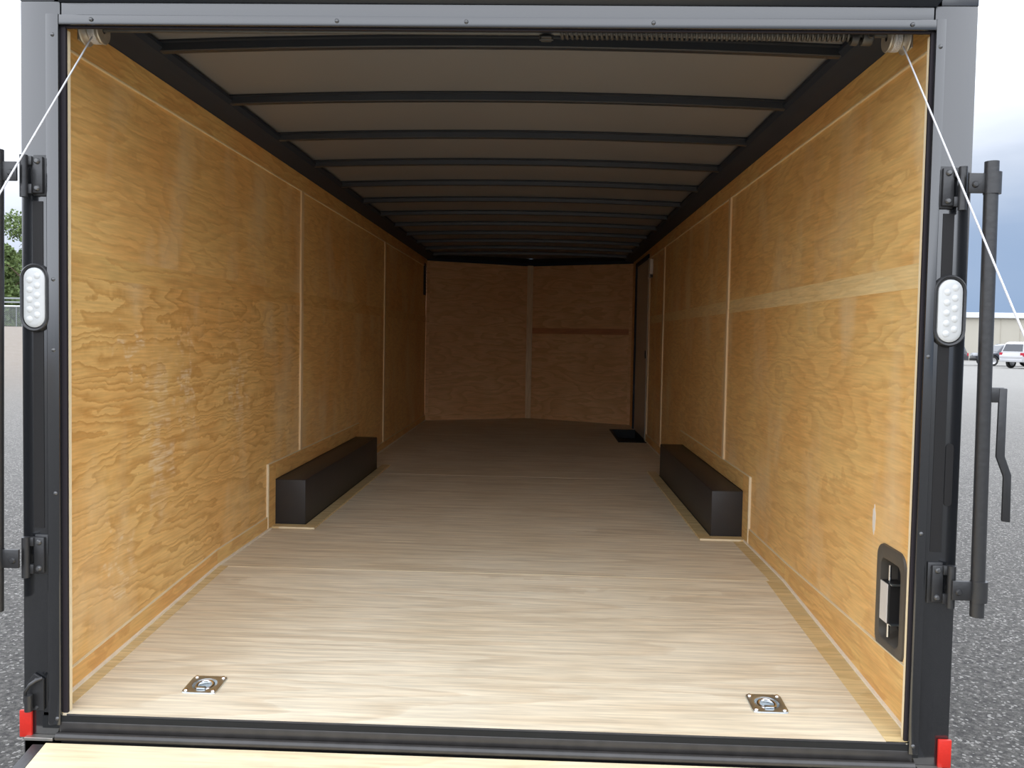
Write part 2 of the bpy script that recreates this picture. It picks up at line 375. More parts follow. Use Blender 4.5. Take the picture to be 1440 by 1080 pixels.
# ------------------------------------------------------------------ dimensions
H = 1.22            # half the interior width
ZT = 1.908          # top of the wall panels
DR, YB = .0784, 1.22  # dovetail: the last 1.22 m of floor drops 78 mm
LB, NS = 7.45, .58  # side wall length, extra depth of the shallow V front
GZ = -.60           # ground
def fz(y): return -DR * max(0, 1 - y / YB)

# ------------------------------------------------------------------ floor
def grid_slab(bm, xs, ys, zf, th, holes=()):
    """slab with rectangular holes on grid lines"""
    V = {}
    def v(i, j, k):
        if (i, j, k) not in V: V[(i, j, k)] = bm.verts.new((xs[i], ys[j], zf(ys[j]) - (th if k else 0)))
        return V[(i, j, k)]
    solid = {(i, j) for i in range(len(xs) - 1) for j in range(len(ys) - 1)} - set(holes)
    for (i, j) in solid:
        bm.faces.new((v(i, j, 0), v(i + 1, j, 0), v(i + 1, j + 1, 0), v(i, j + 1, 0)))
        bm.faces.new((v(i, j, 1), v(i, j + 1, 1), v(i + 1, j + 1, 1), v(i + 1, j, 1)))
        for (di, dj, a, b) in ((-1, 0, (i, j + 1), (i, j)), (1, 0, (i + 1, j), (i + 1, j + 1)), (0, -1, (i, j), (i + 1, j)), (0, 1, (i + 1, j + 1), (i, j + 1))):
            if (i + di, j + dj) not in solid:
                bm.faces.new((v(*a, 0), v(*a, 1), v(*b, 1), v(*b, 0)))
    bmesh.ops.recalc_face_normals(bm, faces=bm.faces)

RINGS = [(-.834, .184), (.859, .182)]
SX0, SX1, SY0, SY1 = .95, 1.215, 5.80, 6.88     # stepwell opening
fl = B_()
bx(fl, -H, H, -.005, LB, -.12, -.085)            # underfloor deck that carries the sheets
floor = struct(obj('floor', fl, 'step'))
g = B_(); hs = .046
xs = [-H, RINGS[0][0] - hs, RINGS[0][0] + hs, RINGS[1][0] - hs, RINGS[1][0] + hs, H]
ys = [0.0, .183 - hs, .183 + hs, YB - .0015]
grid_slab(g, xs, ys, fz, .018, holes=((1, 1), (3, 1)))
obj('plywood_sheet', g, 'floor', floor)['label'] = 'pale floor sheet sloping down to the rear opening'
g = B_(); grid_slab(g, [-H, H], [YB + .0015, 3.658], lambda y: 0, .018); obj('plywood_sheet', g, 'floor', floor)
g = B_()
grid_slab(g, [-H, SX0, H], [3.662, SY0, SY1, LB - .002], lambda y: 0, .018, holes=((1, 1),))
obj('plywood_sheet', g, 'floor', floor)
g = B_(); prism(g, [(-H, LB), (H, LB), (0, LB + NS)], 'z', -.018, 0); obj('plywood_sheet', g, 'floor', floor)
# pale hairline joints between the sheets
for (y, mm) in ((YB, 'edge'), (3.66, 'paleedge')):
    g = B_(); bx(g, -H, H, y - .0022, y + .0022, -.01, .0006); obj('sheet_joint', g, mm, floor)
# thin yellower bands along both walls, laid over the boards
def band(xa, xb, y0, y1, mat, par, name, h=.0012):
    g = B_(); n_ = 6
    for i in range(n_):
        a = y0 + (y1 - y0) * i / n_; b = y0 + (y1 - y0) * (i + 1) / n_
        V = [g.verts.new(p) for p in ((xa, a, fz(a) + h), (xb, a, fz(a) + h), (xb, b, fz(b) + h), (xa, b, fz(b) + h), (xa, a, fz(a) - .004), (xb, a, fz(a) - .004), (xb, b, fz(b) - .004), (xa, b, fz(b) - .004))]
        for f in ((0, 1, 2, 3), (7, 6, 5, 4), (0, 4, 5, 1), (1, 5, 6, 2), (2, 6, 7, 3), (3, 7, 4, 0)): g.faces.new([V[k] for k in f])
    bmesh.ops.recalc_face_normals(g, faces=g.faces)
    return obj(name, g, mat, par)
band(-H, -H + .055, 0.0, YB, 'flooredge', floor, 'yellow_edge')
band(H - .085, H, 0.0, YB, 'flooredge', floor, 'yellow_edge')
band(H - .07, H, YB, 1.93, 'flooredge', floor, 'yellow_edge')

# stepwell by the side door
sw = empty('step_well', (1.085, 6.34, 0)); tag(sw, 'black recessed step in the floor beside the side door', 'step')
def atp(o, bm):                                   # shift world-built mesh into the parent's own space
    bm.transform(Matrix.Translation(-o.location)); return bm
g = B_(); bx(g, SX0, SX1, SY0, SY1, -.30, -.285); obj('tread', atp(sw, g), 'step', sw)
g = B_(); bx(g, SX0 - .0, SX0 + .004, SY0, SY1, -.285, .0); bx(g, SX0, SX1, SY0, SY0 + .004, -.285, .0); bx(g, SX0, SX1, SY1 - .004, SY1, -.285, .0); bx(g, SX1, SX1 + .004, SY0, SY1, -.285, .002)
obj('riser', atp(sw, g), 'step', sw)
g = B_(); e = .02
for (a, b, c, d) in ((SX0 - e, SX0 + .006, SY0 - e, SY1 + e), (SX0, SX1, SY0 - e, SY0 + .006), (SX0, SX1, SY1 - .006, SY1 + e)): bx(g, a, b, c, d, -.001, .006, .001)
obj('edge_trim', atp(sw, g), 'rubber', sw)

# ------------------------------------------------------------------ side walls
def side_wall(s, name, hole=None):
    """s=-1 left, +1 right. slab outside, panels, strips and battens as parts"""
    def X(d): return s * (H - d)                 # d: distance from the panel face towards the room
    def sb(bm, d0, d1, y0, y1, z0, z1, bev=0):
        a, b = sorted((X(d0), X(d1))); bx(bm, a, b, y0, y1, z0, z1, bev)
    sk = B_()
    a, b = sorted((X(-.062), X(-.050))); bx(sk, a, b, .06, LB, -.12, 1.96)
    w = struct(obj(name, sk, 'black'))
    s1, s2 = (2.43, 4.90) if s < 0 else (2.46, 4.955)
    zl, zu = 1.168, 1.238
    spans = [(.027, s1), (s1, s2), (s2, LB)] if s < 0 else [(.012, s1), (s1, s2), (s2, 5.90)]
    for i, (y0, y1) in enumerate(spans):
        t = B_()
        yy0 = y0; z0 = -.085
        if hole and i == 0:
            # lower sheet pierced for the recessed latch
            hy0, hy1, hz0, hz1 = hole
            ysl = [y0, hy0, hy1, y1]; zsl = [z0, hz0, hz1, zl]
            for a_ in range(3):
                for b_ in range(3):
                    if (a_, b_) == (1, 1): continue
                    sb(t, -.012, 0, ysl[a_], ysl[a_ + 1], zsl[b_], zsl[b_ + 1])
            bmesh.ops.remove_doubles(t, verts=t.verts, dist=1e-5)
            # drop the interior duplicate faces
            seen = {}
            for f in t.faces: seen.setdefault(tuple(sorted(v.index for v in f.verts)), []).append(f)
            t.verts.index_update()
            seen = {}
            for f in t.faces: seen.setdefault(tuple(sorted(v.index for v in f.verts)), []).append(f)
            bmesh.ops.delete(t, geom=[f for fs in seen.values() if len(fs) > 1 for f in fs], context='FACES_ONLY')
        else:
            sb(t, -.012, 0, y0, y1 - .001, z0 if y0 < 1 else -.02, zl)
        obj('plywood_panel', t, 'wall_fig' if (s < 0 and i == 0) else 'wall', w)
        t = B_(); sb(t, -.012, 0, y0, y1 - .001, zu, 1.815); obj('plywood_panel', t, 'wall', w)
        t = B_(); sb(t, -.012, .0012 if s > 0 else .0006, y0, y1 - .001, zl, zu)
        obj('filler_strip', t, 'midstrip' if s > 0 else 'strip', w)
    # top strip
    ye = LB if s < 0 else 5.90
    t = B_(); sb(t, -.010, .007, .027, ye, 1.818, ZT, .001); o = obj('top_strip', t, 'strip', w)
    t = B_(); sb(t, -.010, .0085, .027, ye, 1.8135, 1.818); obj('top_strip_edge', t, 'edge', w)
    # base strip, following the dovetail
    gaps = [(.027, YB - .002), (YB + .002, 1.90), (3.93, ye)]
    for (a, b) in gaps:
        t = B_()
        if s < 0: za, zb = (fz(a) + .067, fz(b) + .067)
        else: za, zb = (.100 if a < 1 else .078, .078 if a < 1.3 else .07)
        xs_ = sorted((X(-.001), X(.008)))
        V = []
        for x in xs_:
            V += [t.verts.new((x, a, fz(a) - .003)), t.verts.new((x, b, fz(b) - .003)), t.verts.new((x, b, zb)), t.verts.new((x, a, za))]
        for f in ((0, 1, 2, 3), (7, 6, 5, 4), (0, 4, 5, 1), (1, 5, 6, 2), (2, 6, 7, 3), (3, 7, 4, 0)): t.faces.new([V[k] for k in f])
        bmesh.ops.recalc_face_normals(t, faces=t.faces)
        obj('base_strip', t, 'strip', w)
        # bare upper edge of the strip and the caulk line where it meets the floor
        t = B_(); n_ = 4
        xs2 = sorted((X(.0), X(.0095)))
        V = []
        for x in xs2: V += [t.verts.new((x, a, za)), t.verts.new((x, b, zb)), t.verts.new((x, b, zb + .0028)), t.verts.new((x, a, za + .0028))]
        for f in ((0, 1, 2, 3), (7, 6, 5, 4), (0, 4, 5, 1), (1, 5, 6, 2), (2, 6, 7, 3), (3, 7, 4, 0)): t.faces.new([V[k] for k in f])
        bmesh.ops.recalc_face_normals(t, faces=t.faces); obj('strip_edge', t, 'edge', w)
        t = B_(); V = []
        for x in sorted((X(.007), X(.017))): V += [t.verts.new((x, a, fz(a) - .001)), t.verts.new((x, b, fz(b) - .001)), t.verts.new((x, b, fz(b) + .008)), t.verts.new((x, a, fz(a) + .008))]
        for f in ((0, 1, 2, 3), (7, 6, 5, 4), (0, 4, 5, 1), (1, 5, 6, 2), (2, 6, 7, 3), (3, 7, 4, 0)): t.faces.new([V[k] for k in f])
        bmesh.ops.recalc_face_normals(t, faces=t.faces); obj('caulk_line', t, 'paleedge', w)
    # butt end of the base strip at the dovetail joint
    # vertical joint battens
    for y, z0 in ((s1, .335), (s2, .07)):
        for (a, b, dy) in ((z0, 1.19, .006), (1.19, 1.815, 0)):
            t = B_(); sb(t, -.001, .010, y - .022 + dy, y + .022 + dy, a, b - .001, .002)
            obj('batten', t, 'batten', w)
    # bare edge at the rear end of the sheets
    t = B_(); sb(t, .0, .0, .010, .012, 0, 1) if False else None
    t.free()
    return w
wl = side_wall(-1, 'wall_left')
wr = side_wall(1, 'wall_right', hole=(.127, .273, .122, .368))
wl['label'] = 'left plywood wall'; wr['label'] = 'right plywood wall'

# whitish scuff low on the right wall
def blob(bm, cx, cy, rx, ry, n=14, sd=1, jit=.3):
    rd = random.Random(sd)
    return [(cx + rx * (1 + rd.uniform(-jit, jit)) * cos(2 * pi * k / n), cy + ry * (1 + rd.uniform(-jit, jit)) * sin(2 * pi * k / n)) for k in range(n)]
g = B_(); prism(g, blob(g, .345, .46, .011, .042, n=26, sd=4, jit=.22), 'x', H - .0008, H + .002); obj('scuff_mark', g, 'white', wr)['label'] = 'white scuff above the recessed handle'

# plywood end trims inside the jambs
g = B_(); bx(g, -1.158, -1.1525, .013, .026, -.085, 1.83); o = struct(obj('trim_1', g, 'edge'))
g = B_(); bx(g, 1.1855, 1.190, .013, .026, -.085, 1.83); o = struct(obj('trim_2', g, 'edge'))

# ------------------------------------------------------------------ front wall (shallow V)
wb = B_()
prism(wb, [(-H, LB + .012), (0, LB + NS + .014), (H, LB + .012), (H, LB + .05), (0, LB + NS + .06), (-H, LB + .05)], 'z', -.12, 1.99)
wb = struct(obj('wall_front', wb, 'black'), 'plywood front wall with a shallow point at its centre')
for s in (-1, 1):
    def q(t0, t1, d0, d1, z0, z1, mat, name):
        # t runs 0 at the centre to 1 at the side wall; d is towards the room
        g = B_(); P0 = Vector((0, LB + NS)); P1 = Vector((s * H, LB)); nrm = Vector((0, -1)) + Vector((s, 0)) * 0
        dirv = (P1 - P0).normalized(); nrm = Vector((dirv.y, -dirv.x)); nrm = nrm if nrm.y < 0 else -nrm
        A = P0.lerp(P1, t0); C = P0.lerp(P1, t1)
        pts = [A + nrm * d0, C + nrm * d0, C + nrm * d1, A + nrm * d1]
        prism(g, [tuple(p) for p in pts], 'z', z0, z1); return obj(name, g, mat, wb)
    q(0, 1, -.012, 0, -.01, 1.06, 'back', 'plywood_panel')
    q(0, 1, -.012, 0, 1.06, 1.13, 'back_strip' if s > 0 else 'back', 'filler_strip')
    q(0, 1, -.012, 0, 1.13, 1.90, 'back', 'plywood_panel')
    q(0, 1, 0, .008, .0, .05, 'back', 'base_strip')
    q(.97, 1, .0, .012, .0, 1.90, 'back', 'corner_strip')
g = B_(); bx(g, -.036, .036, LB + NS - .045, LB + NS - .02, .0, 1.90, .003); obj('batten', g, 'batten', wb)
g = B_(); prism(g, [(-H, LB - .02), (0, LB + NS - .02), (H, LB - .02), (H, LB + .01), (0, LB + NS + .012), (-H, LB + .01)], 'z', 1.895, 1.93); obj('top_rail', g, 'rail', wb)

# ------------------------------------------------------------------ roof: skin, rails, bows
def arch(x, ze, zc): return zc - (zc - ze) * (x / 1.13) ** 2
ZE, ZC = 1.932, 1.956
cl = B_(); n_ = 24; rows = []
for y in (-.0, LB, LB + NS):
    rows.append([(x, y) for x in [(-1.255 + 2.51 * i / n_) for i in range(n_ + 1)]])
def zroof(x): return arch(x, ZE + .034, ZC + .034)
V = [[cl.verts.new((x, y, zroof(x))) for (x, y) in row] for row in rows]
V2 = [[cl.verts.new((x, y, zroof(x) + .012)) for (x, y) in row] for row in rows]
for j in range(2):
    for i in range(n_):
        cl.faces.new((V[j][i], V[j][i + 1], V[j + 1][i + 1], V[j + 1][i])); cl.faces.new((V2[j][i], V2[j + 1][i], V2[j + 1][i + 1], V2[j][i + 1]))
for i in range(n_):
    cl.faces.new((V[0][i], V2[0][i], V2[0][i + 1], V[0][i + 1])); cl.faces.new((V[2][i], V[2][i + 1], V2[2][i + 1], V2[2][i]))
for j in range(2):
    cl.faces.new((V[j][0], V[j + 1][0], V2[j + 1][0], V2[j][0])); cl.faces.new((V[j][n_], V2[j][n_], V2[j + 1][n_], V[j + 1][n_]))
bmesh.ops.recalc_face_normals(cl, faces=cl.faces)
ceil = struct(obj('ceiling', cl, 'roof', smooth=True), 'pale metal roof skin')
for s, nm in ((-1, 'trim_3'), (1, 'trim_4')):
    g = B_(); pts = [(s * 1.262, 1.902), (s * 1.232, 1.902), (s * 1.210, 1.910), (s * 1.150, 1.922), (s * 1.118, 1.930), (s * 1.105, 1.945), (s * 1.105, 1.958), (s * 1.14, 1.958), (s * 1.262, 1.955)]
    if s < 0: pts = [(a, b) for a, b in pts]
    prism(g, pts, 'y', .015, LB)
    struct(obj(nm, g, 'rail'), 'black roof rail along the %s wall' % ('left' if s < 0 else 'right'))

ordn = ['first', 'second', 'third', 'fourth', 'fifth', 'sixth', 'seventh', 'eighth', 'ninth', 'tenth', 'eleventh', 'twelfth']
bw = B_(); nx = 28
for i in range(nx):
    xa = -1.135 + 2.27 * i / nx; xb = -1.135 + 2.27 * (i + 1) / nx
    pa = [(-.030, .033), (-.030, .027), (-.019, .025), (-.016, .003), (-.012, 0), (.012, 0), (.016, .003), (.019, .025), (.030, .027), (.030, .033)]
    if i == 0: prev_ = [bw.verts.new((xa, y, arch(xa, ZE, ZC) + z)) for y, z in pa]; bw.faces.new(prev_)
    cur = [bw.verts.new((xb, y, arch(xb, ZE, ZC) + z)) for y, z in pa]
    for k in range(len(pa)): bw.faces.new((prev_[k], prev_[(k + 1) % len(pa)], cur[(k + 1) % len(pa)], cur[k]))
    prev_ = cur
bw.faces.new(prev_[::-1]); bmesh.ops.recalc_face_normals(bw, faces=bw.faces)
b0 = obj('roof_bow', bw, 'bow')
for i in range(12):
    o = b0 if i == 0 else b0.copy()
    if i: COL.objects.link(o)
    o.location = (0, .491 + .6105 * i, 0)
    if i == 11: o.location.y = 7.2
    lb = 'black arched roof bow, nearest to the rear opening' if i == 0 else ('black arched roof bow, %s one in from the rear opening' % ordn[i] if i < 11 else 'black arched roof bow, farthest in, just before the front wall')
    tag(o, lb, 'roof bow', 'roof bows under the ceiling')

# ------------------------------------------------------------------ rear frame
def capsule(w, h, n=12):
    r = w / 2; s = h / 2 - r
    return [(r * cos(pi * k / n), s + r * sin(pi * k / n)) for k in range(n + 1)] + [(-r * cos(pi * k / n), -s - r * sin(pi * k / n)) for k in range(n + 1)]
XL0, XL1, XR0, XR1 = -1.278, -1.152, 1.184, 1.304
fr = empty('rear_door_frame', (0, 0, GZ + .4)); tag(fr, 'gloss black steel frame around the open rear of the trailer', 'door frame')
def F(bm): return atp(fr, bm)
g = B_(); bx(g, XL0, XL1 - .014, .0, .024, -.235, 1.905, .004); jl = obj('jamb', F(g), 'black', fr, True)
g = B_(); bx(g, XR0 + .008, XR1, .0, .024, -.235, 1.905, .004); jr = obj('jamb', F(g), 'black', fr, True)
g = B_(); bx(g, XL1 - .050, XL1 - .014, -.010, .004, -.11, 1.868, .0035); obj('jamb_lip', F(g), 'black', fr, True)
g = B_(); bx(g, XR0 + .008, XR0 + .034, -.010, .004, -.11, 1.868, .0035); obj('jamb_lip', F(g), 'black', fr, True)
g = B_(); bx(g, XL1 - .016, XL1, .002, .012, -.10, 1.86, .002); obj('door_seal', F(g), 'seal', fr)
g = B_(); bx(g, XR0, XR0 + .010, .002, .012, -.10, 1.86, .002); obj('door_seal', F(g), 'seal', fr)
g = B_(); bx(g, XL1 - .012, XR0 + .006, .001, .024, 1.842, 1.925, .003); obj('header', F(g), 'black', fr, True)
g = B_(); bx(g, XL1 - .014, XR0 + .010, -.009, .003, 1.838, 1.866, .003); obj('header_lip', F(g), 'black', fr, True)
g = B_(); bx(g, XL1, XR0, .002, .012, 1.833, 1.842, .002); obj('door_seal', F(g), 'seal', fr)
g = B_()                                           # corner blocks of the frame
bx(g, XL0, XL1 - .030, .0, .024, 1.9045, 2.0, .001); bx(g, XR0 + .024, XR1, .0, .024, 1.9045, 2.0, .001); obj('top_corner', F(g), 'black', fr, True)
g = B_()
P_ = [(-1.166, -.002, 1.902), (1.194, -.002, 1.902), (1.198, -.040, 1.930), (-1.170, -.040, 1.930), (-1.205, -.002, 1.936), (1.224, -.002, 1.936), (1.224, -.042, 1.960), (-1.205, -.042, 1.960),
      (-1.205, .024, 2.0), (1.224, .024, 2.0), (1.224, -.042, 2.0), (-1.205, -.042, 2.0), (-1.166, .024, 1.902), (1.194, .024, 1.902), (-1.205, .024, 1.936), (1.224, .024, 1.936)]
for p_ in P_: g.verts.new(p_)
bmesh.ops.convex_hull(g, input=g.verts)
bmesh.ops.recalc_face_normals(g, faces=g.faces)
obj('roof_visor', F(g), 'bow', fr, False)
# sill: upper angle, step, lower hinge tube
g = B_()
bx(g, XL1 - .002, XR0 + .004, -.002, .03, -.100, -.0795, .002)
obj('sill', F(g), 'sill', fr, True)
g = B_(); bx(g, XL1 - .02, XR0 + .02, -.006, .06, -.134, -.100, .003); obj('sill_face', F(g), 'sill', fr, True)
g = B_(); cyl(g, (XL1 - .02, -.018, -.137), (XR0 + .02, -.018, -.137), .0115, 14); obj('hinge_rod', F(g), 'sill', fr, True)
g = B_(); bx(g, XL0, XR1, .0, .07, -.30, -.150, .003); obj('bumper_beam', F(g), 'hard', fr)
g = B_(); bx(g, XL0 + .014, XL1 - .03, -.022, .0, -.150, -.141, .001); bx(g, XR0 + .03, XR1 - .02, -.022, .0, -.150, -.141, .001); obj('hinge_plate', F(g), 'zincdull', fr)
# the dull inset channel down each jamb
g = B_(); bx(g, -1.245, -1.215, -.0015, .003, .45, 1.36, .0005); obj('jamb_channel', F(g), 'rubber', fr)
g = B_(); bx(g, 1.232, 1.262, -.0015, .003, .45, 1.36, .0005); obj('jamb_channel', F(g), 'rubber', fr)
g = B_(); prism(g, [(1.274 + x_, .66 + z_) for x_, z_ in capsule(.020, .17)], 'y', -.002, .003); obj('door_stop_pad', F(g), 'rubber', fr)
scr = []
for (x, z) in [(-1.182, 1.811), (-1.182, 1.145), (-1.182, .95), (-1.178, .55), (-1.175, -.09), (1.204, 1.795), (1.203, .978), (1.203, .5), (1.203, -.085), (-1.075, 1.852), (-.40, 1.852), (-.05, 1.852), (.45, 1.852), (1.13, 1.852)]:
    if not scr:
        g = B_(); lathe(g, [(0, .0035), (.0028, .0032), (.0052, .0015), (.0058, 0)], Matrix.Rotation(radians(90), 4, 'X'), 12)
        o = obj('screw', g, 'bolt', fr, True); scr.append(o)
    else:
        o = scr[0].copy(); COL.objects.link(o)
    o.location = Vector((x, -.010, z)) - fr.location
# small welded catch at the foot of the left jamb
ct = empty('ramp_catch', (-1.240, -.002, -.02)); tag(ct, 'small black bolted catch low on the left jamb above the red reflector', 'bracket')
g = B_(); prism(g, [(-.030, -.055), (.030, -.055), (.030, .045), (-.004, .062), (-.030, .03)], 'y', -.008, 0, .001)
obj('plate', g, 'hard', ct)
g = B_(); tube(g, [(-.026, -.012, -.055 + .01), (-.027, -.022, -.02), (-.022, -.028, .012), (-.006, -.028, .034), (.012, -.022, .046), (.026, -.010, .05)], .0055, 8); obj('hook', g, 'hard', ct, True)
g = B_(); lathe(g, [(0, .006), (.005, .0055), (.0062, .002), (.0065, 0)], Matrix.Translation((.004, -.008, .043)) @ Matrix.Rotation(radians(90), 4, 'X'), 6)
lathe(g, [(0, .006), (.005, .0055), (.0062, .002), (.0065, 0)], Matrix.Translation((.006, -.008, -.045)) @ Matrix.Rotation(radians(90), 4, 'X'), 6); obj('bolt', g, 'bolt', ct)
g = B_(); cyl(g, (-.012, -.026, -.05), (-.012, -.026, .0), .013, 14); obj('barrel', g, 'hard', ct, True)

ct.scale = (.82, .8, .9)
# ------------------------------------------------------------------ oval lights
def frame_ring(bm, prof, w, h, loc=(0, 0, 0), n=12):
    """sweep (inset, forward) profile round a capsule outline in the xz plane, facing -y"""
    rows = []
    for (ins, fwd) in prof:
        rows.append([bm.verts.new((x, -fwd, z)) for x, z in capsule(w - 2 * ins, h - 2 * ins, n)])
    k = len(rows[0])
    for j in range(len(rows) - 1):
        for i in range(k): bm.faces.new((rows[j][i], rows[j][(i + 1) % k], rows[j + 1][(i + 1) % k], rows[j + 1][i]))
    return rows
def light(name, loc, label, w, h):
    t = empty(name, loc); tag(t, label, 'light', 'oval lights on the jambs')
    g = B_(); r = frame_ring(g, [(0, 0), (.001, .008), (.005, .013), (.010, .011), (.013, .006)], w, h); bmesh.ops.recalc_face_normals(g, faces=g.faces); obj('grommet', g, 'hard', t, True)
    g = B_(); r = frame_ring(g, [(.0125, .004), (.0135, .011), (.017, .0135), (.024, .0150)], w, h); g.faces.new(r[-1]); bmesh.ops.recalc_face_normals(g, faces=g.faces); le = obj('lens', g, 'lens', t, True)
    g = B_()
    for i in range(5):
        for s in (-1, 1):
            z = -(h / 2 - .042) + (h - .084) * i / 4 + s * .006
            lathe(g, [(0, .0035), (.006, .0028), (.009, .001), (.0095, -.001)], Matrix.Translation((s * .0105, -.0145, z)) @ Matrix.Rotation(radians(90), 4, 'X'), 14)
    obj('diode_cell', g, 'lenscell', le, True)
    return t
light('oval_light', (-1.2355, 0, 1.094), 'white oval light in a black ring on the left jamb', .086, .192)
light('oval_light', (1.2555, 0, 1.101), 'white oval light in a black ring on the right jamb', .090, .194)

# ------------------------------------------------------------------ red reflectors
g = B_(); bx(g, -.018, .018, -.009, 0, -.039, .039, .003); o = obj('reflector', g, 'red', None, True); o.location = (-1.268, -.0, -.109)
tag(o, 'small red rectangular reflector at the foot of the left jamb', 'reflector', 'red reflectors')
o.data.materials[0] = M['red']
o2 = o.copy(); COL.objects.link(o2); o2.location = (1.290, -.0, -.104); o2['label'] = 'small red rectangular reflector at the foot of the right jamb'

# ------------------------------------------------------------------ lock bars and their hinges
def hinge(loc, s, label, hh=.112):
    """bracket bolted to the jamb; s is the outboard side"""
    t = empty('bar_hinge', loc); tag(t, label, 'hinge', 'bar hinges on the jambs')
    g = B_(); bx(g, -.026, .014, -.006, 0, -hh / 2, hh / 2, .002)
    M4 = Matrix.Scale(s, 4, (1, 0, 0)); g.transform(M4)
    bx(g, *sorted((s * -.018, s * .012)), -.016, -.005, -hh / 2 + .006, hh / 2 - .006, .003)
    bmesh.ops.recalc_face_normals(g, faces=g.faces); obj('bracket', g, 'hard', t, True)
    g = B_(); cyl(g, (s * .030, -.022, -hh / 2 - .006), (s * .030, -.022, hh / 2 - .004), .0105, 16)
    bx(g, *sorted((s * .010, s * .030)), -.020, -.006, hh / 2 - .03, hh / 2 - .006, .001); bx(g, *sorted((s * .010, s * .030)), -.020, -.006, -hh / 2 + .004, -hh / 2 + .03, .001)
    obj('knuckle', g, 'hard', t, True)
    for z in (-hh / 2 + .019, hh / 2 - .019):
        g = B_(); lathe(g, [(0, .007), (.005, .0065), (.008, .003), (.0085, 0)], Matrix.Translation((s * -.004, -.016, z)) @ Matrix.Rotation(radians(90), 4, 'X'), 14)
        obj('bolt', g, 'bolt', t, True)
    return t
hinge((-1.226, 0, 1.430), -1, 'black steel bar hinge bolted to the upper left jamb')
hinge((-1.226, 0, .376), -1, 'black steel bar hinge bolted to the lower left jamb')
hinge((1.240, 0, 1.428), 1, 'black steel bar hinge bolted to the upper right jamb')
hinge((1.252, 0, .366), 1, 'black steel bar hinge bolted to the lower right jamb')

def lockbar(s, xt, xb, z0, z1, za, label, handle=True):
    """swung-open lock bar: pipe, two hinge straps, handle"""
    yb = -.050
    t = empty('lock_bar', (xb, yb, z0)); tag(t, label, 'lock bar', 'lock bars beside the opening')
    O = t.location
    def W(bm): bm.transform(Matrix.Translation(-O)); return bm
    ax = lambda z: xb + (xt - xb) * (z - z0) / (z1 - z0)
    g = B_(); cyl(g, (ax(z0), yb, z0), (ax(z1), yb, z1), .0175, 24); obj('pipe', W(g), 'hard', t, True)
    for z in za:
        g = B_(); x = ax(z)
        xo = x + s * .006; xi = s * (1.270 if s > 0 else 1.256)
        a, b = sorted((xi, x - s * .008)); 
        bx(g, a, b, yb - .004, yb + .004, z - .026, z + .026, .002)
        lathe(g, [(0, .006), (.006, .0055), (.0085, .002), (.009, 0)], Matrix.Translation((xi + s * .016, yb - .004, z - .004)) @ Matrix.Rotation(radians(90), 4, 'X'), 14)
        obj('strap', W(g), 'hard', t, True)
        g = B_(); cyl(g, (x + s * .003, yb, z - .028), (x + s * .003, yb, z + .028), .0215, 24); obj('collar', W(g), 'hard', t, True)
    if handle:
        g = B_(); y0, y1 = yb - .010, yb - .002
        xh = 1.345
        bx(g, xh - .004, xh + .037, y0, y1, .862, .902, .004)
        obj('handle_clip', W(g), 'hard', t, True)
        g = B_()
        c = [(1.366, .900), (1.387, .900), (1.3875, .722), (1.4065, .672), (1.4085, .547), (1.386, .550), (1.3855, .668), (1.3645, .720)]
        prism(g, c, 'y', y0 - .002, y1 - .002, .003); obj('handle', W(g), 'hard', t, True)
    return t
lockbar(1, 1.328, 1.3375, .292, 1.488, (1.432, .360), 'long black lock bar with cranked handle, swung open beyond the right jamb')
lockbar(-1, -1.3115, -1.3205, .226, 1.490, (1.432, .374), 'long black lock bar swung open beyond the left jamb', False)

# ------------------------------------------------------------------ ramp door lying down behind the trailer
ra = math.atan2(.45, 1.91); RL = 1.91 / cos(ra)
rd = empty('ramp_door', (0, -.03, -.150)); tag(rd, 'pale plywood ramp door folded down from the black sill to the ground', 'ramp door')
Tm = Matrix.Rotation(ra, 4, 'X')
g = B_(); bx(g, -1.196, 1.225, -RL, -.0, -.016, 0, .001, mat=Tm); obj('deck', g, 'ramp', rd)
g = B_()
for x0, x1 in ((-1.232, -1.197), (1.226, 1.26)): bx(g, x0, x1, -RL, -.004, -.05, -.002, .002, mat=Tm)
bx(g, -1.232, 1.26, -RL - .03, -RL, -.05, -.002, .002, mat=Tm)
obj('side_rail', g, 'hard', rd)
g = B_()
for k in range(5): bx(g, -1.19, 1.21, -RL + .1 + k * .42, -RL + .14 + k * .42, -.05, -.017, .001, mat=Tm)
obj('cross_member', g, 'hard', rd)

# ------------------------------------------------------------------ ramp spring, drums, cables
sp = empty('door_spring', (.62, .12, 1.872)); tag(sp, 'dark torsion spring on a shaft under the header', 'spring')
g = B_(); cyl(g, (-1.735, 0, 0), (.53, 0, 0), .008, 12); obj('shaft', g, 'steel', sp, True)
g = B_(); pts = []; nt_ = 60
for k in range(nt_ * 10 + 1):
    a = 2 * pi * k / 10; pts.append((-.42 + .84 * k / (nt_ * 10), .0155 * cos(a), .0155 * sin(a)))
tube(g, pts, .0042, 6); obj('coil', g, 'steel', sp, True)
g = B_(); bx(g, -.475, -.435, -.004, .004, -.022, .03, .002); bx(g, -.470, -.440, -.02, .02, -.020, -.014, .002); obj('centre_bracket', g, 'steel', sp)
g = B_(); lathe(g, [(.008, 0), (.022, 0), (.024, .006), (.024, .026), (.020, .03), (.008, .03)], Matrix.Translation((.425, 0, -.006)) @ Matrix.Rotation(radians(90), 4, 'Y'), 18)
lathe(g, [(0, .0), (.007, 0), (.007, .014), (0, .014)], Matrix.Translation((.44, -.02, -.012)) @ Matrix.Rotation(radians(90), 4, 'X'), 6)
